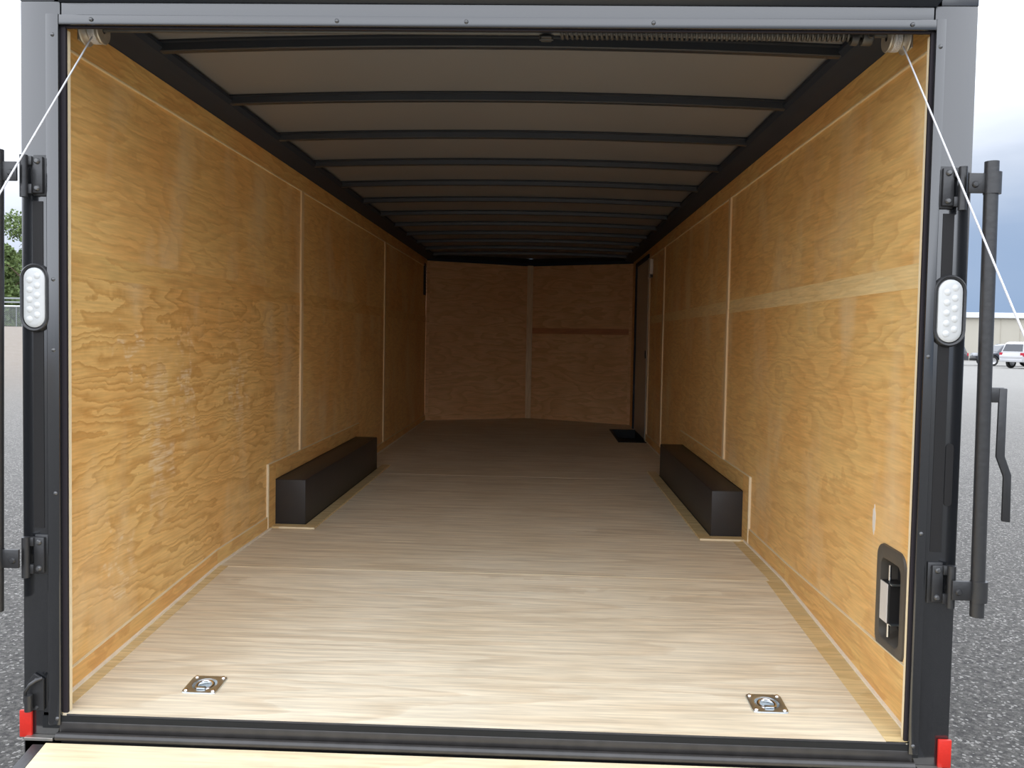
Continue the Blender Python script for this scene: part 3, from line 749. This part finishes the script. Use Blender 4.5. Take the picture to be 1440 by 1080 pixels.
lathe(g, [(.008, 0), (.019, 0), (.02, .018), (.008, .02)], Matrix.Translation((.395, 0, -.010)) @ Matrix.Rotation(radians(90), 4, 'Y'), 18)
obj('winding_cone', g, 'steel', sp, True)
def drum(loc, s, label):
    t = empty('cable_drum', loc); tag(t, label, 'cable drum', 'cable drums in the upper corners')
    g = B_(); lathe(g, [(.008, -.026), (.036, -.026), (.038, -.022), (.034, -.018), (.033, .0), (.030, .012), (.034, .018), (.042, .022), (.044, .026), (.03, .028), (.008, .028)], Matrix.Rotation(radians(90 * s), 4, 'Y'), 32)
    obj('spool', g, 'drum', t, True)
    g = B_(); pts = [(.0 + s * (-.014 + .020 * k / 60), .0355 * cos(2 * pi * k / 12), .0355 * sin(2 * pi * k / 12)) for k in range(61)]
    tube(g, pts, .0018, 6); obj('cable_wrap', g, 'cable', t, True)
    g = B_(); bx(g, *sorted((s * .030, s * .036)), -.03, .03, -.035, .04, .002); obj('bearing_plate', g, 'drum', t)
    return t
drum((-1.135, .12, 1.868), -1, 'pale cable drum in the upper left corner behind the header')
drum((1.140, .12, 1.862), 1, 'grey cable drum in the upper right corner behind the header')
def cable(p, q, label):
    t = empty('ramp_cable', q); tag(t, label, 'cable', 'ramp cables')
    g = B_(); O = Vector(q); tube(g, [Vector(p) - O, Vector(p).lerp(O, .5) - O, Vector((0, 0, 0))], .0022, 8); obj('wire_rope', g, 'cable', t, True)
    g = B_(); d = (Vector(p) - O).normalized(); cyl(g, d * .01, d * .05, .006, 10); bx(g, -.008, .008, -.008, .008, -.012, .010, .002); obj('end_fitting', g, 'zinc', t)
cable((-1.124, .084, 1.838), (-1.075, -1.87, -.572), 'thin steel cable slanting from the upper left corner across the left jamb')
cable((1.146, .084, 1.828), (1.110, -1.87, -.572), 'thin steel cable slanting from the upper right corner across the right jamb')

# ------------------------------------------------------------------ wheel boxes
def wheelbox(s, y0, y1, label):
    t = empty('wheel_box', (s * 1.137, (y0 + y1) / 2, 0)); tag(t, label, 'wheel box', 'black wheel boxes on the floor')
    O = t.location
    def W(bm): bm.transform(Matrix.Translation(-O)); return bm
    xi, xo = s * 1.053, s * (H - .001)
    g = B_(); bx(g, *sorted((xi, xo)), y0, y1, .004, .243, .006, 3); obj('cover', W(g), 'box', t, True)
    # caulk bead round the foot
    g = B_(); bx(g, *sorted((xi - s * .006, xi + s * .002)), y0 - .004, y1 + .004, .003, .010, .002); bx(g, *sorted((xi - s * .006, xo)), y0 - .005, y0 + .002, .003, .010, .002); obj('caulk_bead', W(g), 'rubber', t)
    # plywood collar on the wall
    g = B_(); a = sorted((s * H, s * (H - .010)))
    bx(g, *a, y0 - .115 if s < 0 else y0 - .125, y0 - .004, .002, .335, .001); obj('wall_collar', W(g), 'strip', t)
    g = B_(); bx(g, *a, y0 - .004, y1 + .08, .247, .335, .001); obj('wall_collar', W(g), 'strip', t)
    g = B_(); bx(g, *a, y1 + .004, y1 + .08, .002, .247, .001); obj('wall_collar', W(g), 'strip', t)
    g = B_(); bx(g, *sorted((s * (H - .0), s * (H - .0115))), y0 - .121 if s < 0 else y0 - .131, y0 - .109 if s < 0 else y0 - .118, .002, .337, .001)
    bx(g, *sorted((s * H, s * (H - .0115))), y0 - .12, y1 + .08, .335, .339, .001); obj('collar_edge', W(g), 'edge', t)
    # plywood collar on the floor
    g = B_(); bx(g, *sorted((s * .985, xi - s * .004)), y0 - .07, y1 + .17, .001, .010, .001); bx(g, *sorted((xi - s * .004, s * (H - .012))), y0 - .07, y0 - .005, .001, .010, .001); obj('floor_collar', W(g), 'flooredge', t)
    g = B_(); bx(g, *sorted((s * .985, s * (H - (.03 if s > 0 else .05)))), y0 - .0745, y0 - .07, .001, .011, .001); obj('collar_edge', W(g), 'edge', t)
    return t
wheelbox(-1, 1.985, 3.84, 'long black wheel box on the floor against the left wall')
wheelbox(1, 1.968, 3.82, 'long black wheel box on the floor against the right wall')

# ------------------------------------------------------------------ recessed tie-down rings
def tiedown(loc, label):
    t = empty('tie_down_ring', loc); t.rotation_euler = (math.atan2(DR, YB), 0, 0); tag(t, label, 'tie-down', 'tie-down rings in the floor')
    # plate: rounded square with a round pan
    g = B_(); n = 48; hw = .053
    def sq(k, h_, rc=.012):
        a = 2 * pi * k / n; c, s_ = cos(a), sin(a); m_ = max(abs(c), abs(s_)); x, y = c / m_ * h_, s_ / m_ * h_
        ex, ey = abs(x) - (h_ - rc), abs(y) - (h_ - rc)
        if ex > 0 and ey > 0:
            l_ = math.hypot(ex, ey); x = math.copysign(h_ - rc + ex / l_ * rc, x); y = math.copysign(h_ - rc + ey / l_ * rc, y)
        return x, y
    rows = []
    rows.append([g.verts.new((*sq(k, hw), 0)) for k in range(n)])
    rows.append([g.verts.new((*sq(k, hw - .001), .0035)) for k in range(n)])
    for r, z in ((.038, .0042), (.036, .0035), (.034, -.004), (.026, -.012), (.012, -.0145)):
        rows.append([g.verts.new((r * cos(2 * pi * k / n), r * sin(2 * pi * k / n), z)) for k in range(n)])
    for j in range(len(rows) - 1):
        for k in range(n): g.faces.new((rows[j][k], rows[j][(k + 1) % n], rows[j + 1][(k + 1) % n], rows[j + 1][k]))
    g.faces.new(rows[-1]); bmesh.ops.recalc_face_normals(g, faces=g.faces)
    g.normal_update()
    obj('plate', g, 'zinc', t, True)
    g = B_(); pts = [(.0245 * cos(a), .0245 * sin(a), -.001 + .002 * sin(a)) for a in [2 * pi * k / 28 for k in range(29)]]; tube(g, pts, .0048, 10, cap=False); obj('ring', g, 'chrome', t, True)
    g = B_(); bx(g, -.014, .014, -.033, -.020, .001, .0085, .003); obj('ring_clip', g, 'zinc', t, True)
    for i, (sx, sy) in enumerate(((-1, -1), (1, -1), (1, 1), (-1, 1))):
        if i == 0:
            g = B_(); lathe(g, [(0, .005), (.0045, .0045), (.0065, .0015), (.007, 0)], Matrix.Identity(4), 12); b1 = obj('bolt', g, 'chrome', t, True); o = b1
        else: o = b1.copy(); COL.objects.link(o)
        o.location = (sx * .041, sy * .041, .0035)
tiedown((RINGS[0][0], RINGS[0][1], fz(.183) + .0004), 'zinc tie-down ring plate in the floor near the left jamb')
tiedown((RINGS[1][0], RINGS[1][1], fz(.183) + .0004), 'zinc tie-down ring plate in the floor near the right jamb')

# ------------------------------------------------------------------ recessed hatch latch on the right wall
lt = empty('recessed_handle', (H, .2, .245)); tag(lt, 'dark recessed handle box with a bright rod, low on the right wall by the opening', 'handle')
def rrect(hw, hh, r, n=6, cx=0, cz=0):
    P = []
    for (sx, sz, a0) in ((1, 1, 0), (-1, 1, 90), (-1, -1, 180), (1, -1, 270)):
        for k in range(n + 1):
            a = radians(a0 + 90 * k / n); P.append((cx + sx * (hw - r) + r * cos(a), cz + sz * (hh - r) + r * sin(a)))
    return P
g = B_(); rows = []
for (hw, hh, r, d) in ((.098, .163, .045, 0), (.096, .161, .044, .006), (.074, .125, .030, .0075), (.070, .121, .028, .005), (.064, .101, .02, -.045)):
    rows.append([g.verts.new((-d, y, z)) for y, z in rrect(hw, hh, r)])
for j in range(len(rows) - 1):
    k_ = len(rows[0])
    for k in range(k_): g.faces.new((rows[j][k], rows[j][(k + 1) % k_], rows[j + 1][(k + 1) % k_], rows[j + 1][k]))
bmesh.ops.recalc_face_normals(g, faces=g.faces)
obj('flange', g, 'brownblk', lt, True)
g = B_(); V = [g.verts.new((.0448, y, z)) for y, z in rrect(.064, .101, .02)]; g.faces.new(V); obj('pan', g, 'rubber', lt)
g = B_(); cyl(g, (-.001, .012, -.108), (-.001, .012, .108), .0042, 12); obj('rod', g, 'chrome', lt, True)
g = B_(); bx(g, -.016, .030, -.020, .034, -.060, .060, .003); blk = obj('paddle', g, 'rubber', lt)
g = B_(); bx(g, -.0195, -.0162, -.016, .034, -.058, .058, .001); obj('face_plate', g, 'plategrey', lt)['label'] = 'pale grey face of the paddle'
g = B_(); bx(g, -.014, .03, -.034, -.02, .058, .0605); bx(g, -.014, .03, -.034, -.02, -.0605, -.058); obj('edge_strip', g, 'zinc', lt)

# ------------------------------------------------------------------ side door at the front right, switch, vent
dr = B_(); bx(dr, H - .004, H + .035, 6.0, 7.02, -.02, 1.82, .002)
dr = struct(obj('door_1', dr, 'vinyl'), 'pale side door near the front of the right wall')
g = B_(); bx(g, H - .022, H + .03, 7.02, 7.07, .0, 1.86, .003); bx(g, H - .022, H + .03, 5.965, 7.07, 1.82, 1.86, .003); obj('door_frame', g, 'rail', dr)
g = B_(); bx(g, H - .016, H + .03, 5.955, 6.0, .0, 1.82, .003); obj('door_frame', g, 'vinyl', dr)
g = B_(); bx(g, H - .018, H - .004, 6.06, 6.085, .82, .90, .002); obj('door_latch', g, 'rubber', dr)
g = B_(); bx(g, H - .006, H + .03, 7.071, LB - .001, .0, ZT); struct(obj('trim_5', g, 'strip'))
g = B_(); bx(g, H - .006, H + .03, 5.90, 7.071, 1.862, ZT); struct(obj('trim_6', g, 'strip'))
g = B_(); bx(g, H - .010, H + .02, 5.90, 5.952, .0, 1.860, .003); struct(obj('trim_7', g, 'batten'))
lsw = B_(); bx(lsw, -.03, 0, -.035, .035, -.09, .09, .004); bx(lsw, -.035, 0, -.035, .11, -.09, -.055, .004)
o = obj('light_switch', lsw, 'white'); o.location = (H - .0005, 5.76, 1.70); tag(o, 'small pale L-shaped switch box high on the right wall before the side door', 'switch')
vt = empty('wall_vent', (-H, 7.29, 1.665)); tag(vt, 'narrow black vent high on the left wall near the front corner', 'vent')
g = B_(); bx(g, .0, .010, -.075, .075, -.185, .185, .003); obj('frame', g, 'rubber', vt)
g = B_()
for k in range(9): bx(g, .009, .016, -.055, .055, -.155 + k * .037, -.140 + k * .037, .001)
obj('louvre', g, 'step', vt)

# ------------------------------------------------------------------ ground
gb = B_(); xs = [-220, -120, -80, -60, -45, -35, -28, -22, -17, -13, -10, -6, 0, 6, 12, 25, 60, 120, 220]; ys = [-80, -20, -5, 5, 12, 16, 20, 26, 34, 44, 58, 75, 100, 160, 300]
def gh(x, y):
    a = min(1, max(0, (-x - 8) / 20)); b = min(1, max(0, (y - 14) / 52)); b = b * b * (3 - 2 * b)
    return GZ + 1.75 * a * b
V = [[gb.verts.new((x, y, gh(x, y))) for x in xs] for y in ys]
for j in range(len(ys) - 1):
    for i in range(len(xs) - 1): gb.faces.new((V[j][i], V[j][i + 1], V[j + 1][i + 1], V[j + 1][i]))
gr = obj('ground', gb, 'ground', None, True); gr['kind'] = 'structure'
for v in gr.data.vertices: v.co.z -= 0
# trailer tyres are hidden under the floor; the frame rails that carry the floor:
g = B_()
for x in (-.94, 0.87): bx(g, x, x + .06, .07, LB, -.26, -.122, .003)
for y in (.6, 1.9, 3.9, 5.6, 7.2): bx(g, -1.2, 1.2, y, y + .05, -.24, -.122, .002)
ch = empty('chassis', (0, 3.7, -.2)); obj('chassis_rail', atp(ch, g), 'hard', ch); tag(ch, 'black steel chassis under the trailer floor', 'chassis')
# ------------------------------------------------------------------ far building
bd = empty('warehouse', (60, 96, GZ)); bd.rotation_euler = (0, 0, radians(-8))
tag(bd, 'long cream metal building with a white roof edge behind the parked cars', 'building')
g = B_(); prism(g, [(-30, -6), (70, -6), (70, 6), (-30, 6)], 'z', 0, 4.75)
obj('wall', g, 'cream', bd)
g = B_(); bx(g, -30.4, 70.4, -6.5, 6.5, 4.75, 5.35, .05); obj('roof', g, 'whiteroof', bd)
g = B_()
for k in range(50): bx(g, -30 + k * 2 - .03, -30 + k * 2 + .03, -6.05, -6.0, 0.1, 4.75)
obj('wall_rib', g, 'cream', bd)

# ------------------------------------------------------------------ parked vehicles
def car(loc, rz, label, paint, kind, name='parked_car'):
    t = empty(name, loc, rz); tag(t, label, 'car', 'cars parked in front of the building')
    W2 = .92
    if kind == 'suv':
        body = [(-2.3, .42), (-2.34, .75), (-2.28, 1.02), (-1.0, 1.08), (1.3, 1.08), (2.25, .98), (2.35, .7), (2.3, .38)]
        cab = [(-2.22, 1.02), (-2.02, 1.62), (-1.8, 1.72), (.2, 1.74), (.5, 1.68), (1.25, 1.06)]
        ax = (-1.4, 1.42); r = .37
    else:
        body = [(-2.8, .5), (-2.82, 1.05), (-.75, 1.08), (1.35, 1.10), (2.6, 1.04), (2.72, .8), (2.7, .46)]
        cab = [(-.85, 1.06), (-.72, 1.72), (-.55, 1.80), (.62, 1.80), (.82, 1.72), (1.45, 1.08)]
        ax = (-1.75, 1.75); r = .42
    def wellcut(pts):
        out = []
        lo = pts[0][1]
        seq = [pts[0]]
        return pts
    # bottom edge with wheel arches
    x0, zb = body[0]; x1, zb2 = body[-1]
    low = []
    for a in sorted(ax, reverse=True):
        for k in range(0, 9):
            an = pi * k / 8; low.append((a + (r + .07) * cos(an), max(zb, r + (r + .07) * sin(an))))
    g = B_(); t2 = bmesh.new()
    outl = body + [(x1 - .02, zb2)] + low
    outl = body + low
    A = [t2.verts.new((x, -W2, z)) for x, z in outl]; Bv = [t2.verts.new((x, W2, z)) for x, z in outl]
    t2.faces.new(A); t2.faces.new(Bv[::-1]); k_ = len(outl)
    for i in range(k_): t2.faces.new((A[i], Bv[i], Bv[(i + 1) % k_], A[(i + 1) % k_]))
    bmesh.ops.recalc_face_normals(t2, faces=t2.faces)
    bevel(t2, .03, 2); add(g, t2); obj('body', g, paint, t, True)
    g = B_(); t2 = bmesh.new(); zt = max(z for x, z in cab)
    def hw(z): return W2 - .03 - .17 * (z - 1.05) / (zt - 1.05)
    A = [t2.verts.new((x, -hw(z), z)) for x, z in cab]; Bv = [t2.verts.new((x, hw(z), z)) for x, z in cab]
    t2.faces.new(A); t2.faces.new(Bv[::-1])
    for i in range(len(cab)): t2.faces.new((A[i], Bv[i], Bv[(i + 1) % len(cab)], A[(i + 1) % len(cab)]))
    bmesh.ops.recalc_face_normals(t2, faces=t2.faces); bevel(t2, .02, 2); add(g, t2); cb = obj('cabin', g, paint, t, True)
    # windows set just proud of the cabin
    g = B_()
    xs_ = [c[0] for c in cab]
    wl_ = ([(-2.0, -1.15), (-1.08, -.1), (-.02, .86)] if kind == 'suv' else [(-.70, -.02), (.06, 1.02)])
    for s in (-1, 1):
        for (a, b) in wl_:
            z0, z1 = 1.12, zt - .14
            f0 = (a + (.12 if a < -1.9 else .02)); f1 = b - (.32 if b > .8 else .02)
            V = [g.verts.new((x, s * (hw(z) + .006), z)) for x, z in ((a, z0), (b, z0), (f1, z1), (f0, z1))]
            V2 = [g.verts.new((v.co.x, v.co.y - s * .03, v.co.z)) for v in V]
            g.faces.new(V); g.faces.new(V2[::-1])
            for i in range(4): g.faces.new((V[i], V2[i], V2[(i + 1) % 4], V[(i + 1) % 4]))
    bmesh.ops.recalc_face_normals(g, faces=g.faces); obj('side_window', g, 'glass', t)
    g = B_()
    for (P, Q, sg) in ((cab[0], cab[1], -1), (cab[-1], cab[-2], 1)):
        p = Vector(P).lerp(Vector(Q), .14); q = Vector(P).lerp(Vector(Q), .9)
        n2 = Vector((-(Q[1] - P[1]), Q[0] - P[0])).normalized(); n2 = n2 if n2.x * sg > 0 else -n2
        V = []
        for (c, w) in ((p, hw(p.y) - .1), (q, hw(q.y) - .1)):
            for sy in (-1, 1): V.append(g.verts.new((c.x + n2.x * .012, sy * w, c.y + n2.y * .012)))
        V2 = [g.verts.new((v.co.x - n2.x * .03, v.co.y, v.co.z - n2.y * .03)) for v in V]
        for f in ((0, 1, 3, 2),): g.faces.new([V[i] for i in f]); g.faces.new([V2[i] for i in f[::-1]])
        for (i, j) in ((0, 1), (1, 3), (3, 2), (2, 0)): g.faces.new((V[i], V2[i], V2[j], V[j]))
    bmesh.ops.recalc_face_normals(g, faces=g.faces); obj('windscreen', g, 'glass', t)
    for a in ax:
        for s in (-1, 1):
            g1, g2 = B_(), B_()
            mt_ = Matrix.Translation((a, s * (W2 - .10), r)) @ Matrix.Rotation(radians(90), 4, 'X')
            lathe(g1, [(r * .6, -.10), (r * .93, -.10), (r, -.07), (r, .07), (r * .93, .10), (r * .6, .10)], mt_, 28)
            w_ = obj('wheel', g1, 'tyre', t, True)
            lathe(g2, [(0, -.085), (r * .18, -.09), (r * .22, -.07), (r * .55, -.085), (r * .62, -.1), (r * .62, .1), (r * .55, .085), (r * .22, .07), (r * .18, .09), (0, .085)], mt_, 20)
            obj('rim', g2, 'alloy', w_, True)
    g = B_(); xe = body[0][0]; 
    for s in (-1, 1): bx(g, xe - .015, xe + .10, *sorted((s * (W2 - .22), s * (W2 + .005))), .78, 1.02, .01)
    obj('tail_lamp', g, 'lampred', t)
    g = B_(); xf = max(p[0] for p in body)
    for s in (-1, 1): bx(g, xf - .16, xf + .01, *sorted((s * (W2 - .32), s * (W2 + .003))), .76, .90, .01)
    obj('head_lamp', g, 'lens', t)
    g = B_(); bx(g, xe - .06, xe + .06, -W2 + .04, W2 - .04, .42, .62, .03); bx(g, xf - .06, xf + .05, -W2 + .04, W2 - .04, .40, .60, .03); obj('bumper', g, 'rubber' if kind == 'truck' else paint, t, True)
    g = B_()
    for s in (-1, 1): bx(g, .95, 1.08, *sorted((s * (W2 - .02), s * (W2 + .17))), 1.06, 1.20, .02)
    obj('mirror', g, paint, t, True)
    return t
t_ = car((37.0, 60.0, GZ), radians(18), 'white estate car parked at the right edge in front of the building', 'carwhite', 'suv'); t_.scale = (1.1, 1.1, 1.14)
car((38.4, 66.3, GZ), radians(180), 'dark pickup truck parked behind the white car', 'cardark', 'truck', 'pickup_truck')
car((32.6, 66.8, GZ), radians(176), 'dark grey car with a red tail lamp between the right jamb and lock bar', 'cargrey', 'suv')

# ------------------------------------------------------------------ trees and fence on the left
def tree(loc, h, rad, label, sd, n=2600, kind='leaf', leaf=.16, low=.38):
    rdm = random.Random(sd)
    t = empty('tree', loc); tag(t, label, 'tree', 'trees beyond the lot')
    g = B_(); tube(g, [(0, 0, -.2), (.05 * h * .2, 0, h * .3), (0, .04 * h * .2, h * .62), (0, 0, h * .9)], [h * .03, h * .022, h * .014, h * .004], 8)
    for k in range(6):
        a = rdm.uniform(0, 2 * pi); z = h * rdm.uniform(.3, .65)
        tube(g, [(0, 0, z), (cos(a) * rad * .45, sin(a) * rad * .45, z + h * .12), (cos(a) * rad * .8, sin(a) * rad * .8, z + h * .2)], [h * .010, h * .006, h * .002], 6)
    obj('trunk', g, 'bark', t, True)
    vs, fs = [], []
    cl_ = [(rdm.uniform(-1, 1) * rad * .6, rdm.uniform(-1, 1) * rad * .6, h * rdm.uniform(low, .93), rad * rdm.uniform(.3, .55)) for _ in range(16)]
    for i in range(n):
        c = rdm.choice(cl_); v = Vector((rdm.gauss(0, 1), rdm.gauss(0, 1), rdm.gauss(0, 1))).normalized() * c[3] * rdm.uniform(.6, 1.05)
        p = Vector((c[0], c[1], c[2])) + v * 1.0; p.z = max(p.z, h * .02)
        a = Vector((rdm.gauss(0, 1), rdm.gauss(0, 1), rdm.gauss(0, 1))).normalized(); b = a.orthogonal().normalized(); s_ = leaf * rdm.uniform(.6, 1.3)
        k = len(vs); vs += [p - a * s_, p + b * s_ * .5, p + a * s_, p - b * s_ * .5]; fs.append((k, k + 1, k + 2, k + 3))
    me = bpy.data.meshes.new('foliage'); me.from_pydata(vs, [], fs); me.materials.append(M[kind]); o = bpy.data.objects.new('foliage', me); COL.objects.link(o); o.parent = t
def onb(x, y): return (x, y, gh(x, y) if True else 0)
tree(onb(-48.2, 74), 11.0, 2.6, 'tall leafy tree rising just left of the left jamb', 3, 5200)
tree(onb(-54.6, 80), 8.0, 2.9, 'lower bushy green tree beyond the chain-link fence', 5, 8000, leaf=.26, low=.06)
tree(onb(-61.0, 81), 7.6, 2.8, 'bushy green tree beyond the fence at the left edge', 9, 7000, leaf=.26, low=.06)
tree(onb(-48.2, 82), 7.4, 2.8, 'bushy green tree low behind the tall tree by the left jamb', 15, 7000, leaf=.26, low=.06)
tree((58, 150, GZ), 9.8, 4.5, 'dark tree showing over the white roof edge beside the lock bar', 11, 3000, leaf=.3)
tree((72, 150, GZ), 9.6, 4.5, 'dark tree showing over the white roof edge at the right edge', 12, 3000, leaf=.3)

fe = empty('chain_link_fence', (-48.5, 68, 0)); tag(fe, 'grey chain-link fence with a pale top rail in front of the trees', 'fence')
x0, x1, yf = -16, 12, 0
zb_ = lambda x: gh(-48.5 + x, 68)
g = B_(); tube(g, [(x0, 0, zb_(x0) + 1.75), (x1, 0, zb_(x1) + 1.75)], .07, 8); obj('top_rail', g, 'fencerail', fe, True)
for k in range(10):
    x = x0 + k * (x1 - x0) / 9; g = B_(); cyl(g, (x, 0, zb_(x) - .1), (x, 0, zb_(x) + 1.82), .04, 8); obj('post', g, 'fence', fe, True)
vs, fs = [], []
st = .16; hgt = 1.7; x = x0 - hgt
while x < x1:
    for sg in (1, -1):
        a = x if sg > 0 else x + hgt; b = x + hgt if sg > 0 else x
        k = len(vs); w_ = .016; zz = zb_(max(x0, min(x1, x)))
        vs += [(a - w_, 0, zz), (a + w_, 0, zz), (b + w_, 0, zz + hgt), (b - w_, 0, zz + hgt)]; fs.append((k, k + 1, k + 2, k + 3))
    x += st
me = bpy.data.meshes.new('wire_mesh'); me.from_pydata(vs, [], fs); me.materials.append(M['fence']); o = bpy.data.objects.new('wire_mesh', me); COL.objects.link(o); o.parent = fe
gdr = empty('guard_rail', (-52, 72, 0)); tag(gdr, 'grey horizontal guard rail behind the chain-link fence', 'guard rail')
g = B_()
for dz in (2.15, 2.5): bx(g, -14, 10, -.05, .05, gh(-52, 72) + dz, gh(-52, 72) + dz + .16, .02)
obj('rail', g, 'fence', gdr)
for k in range(9):
    g = B_(); bx(g, -14 + k * 3, -13.85 + k * 3, .05, .2, gh(-66 + k * 3, 72) - .1, gh(-52, 72) + 2.7, .01); obj('post', g, 'fence', gdr)
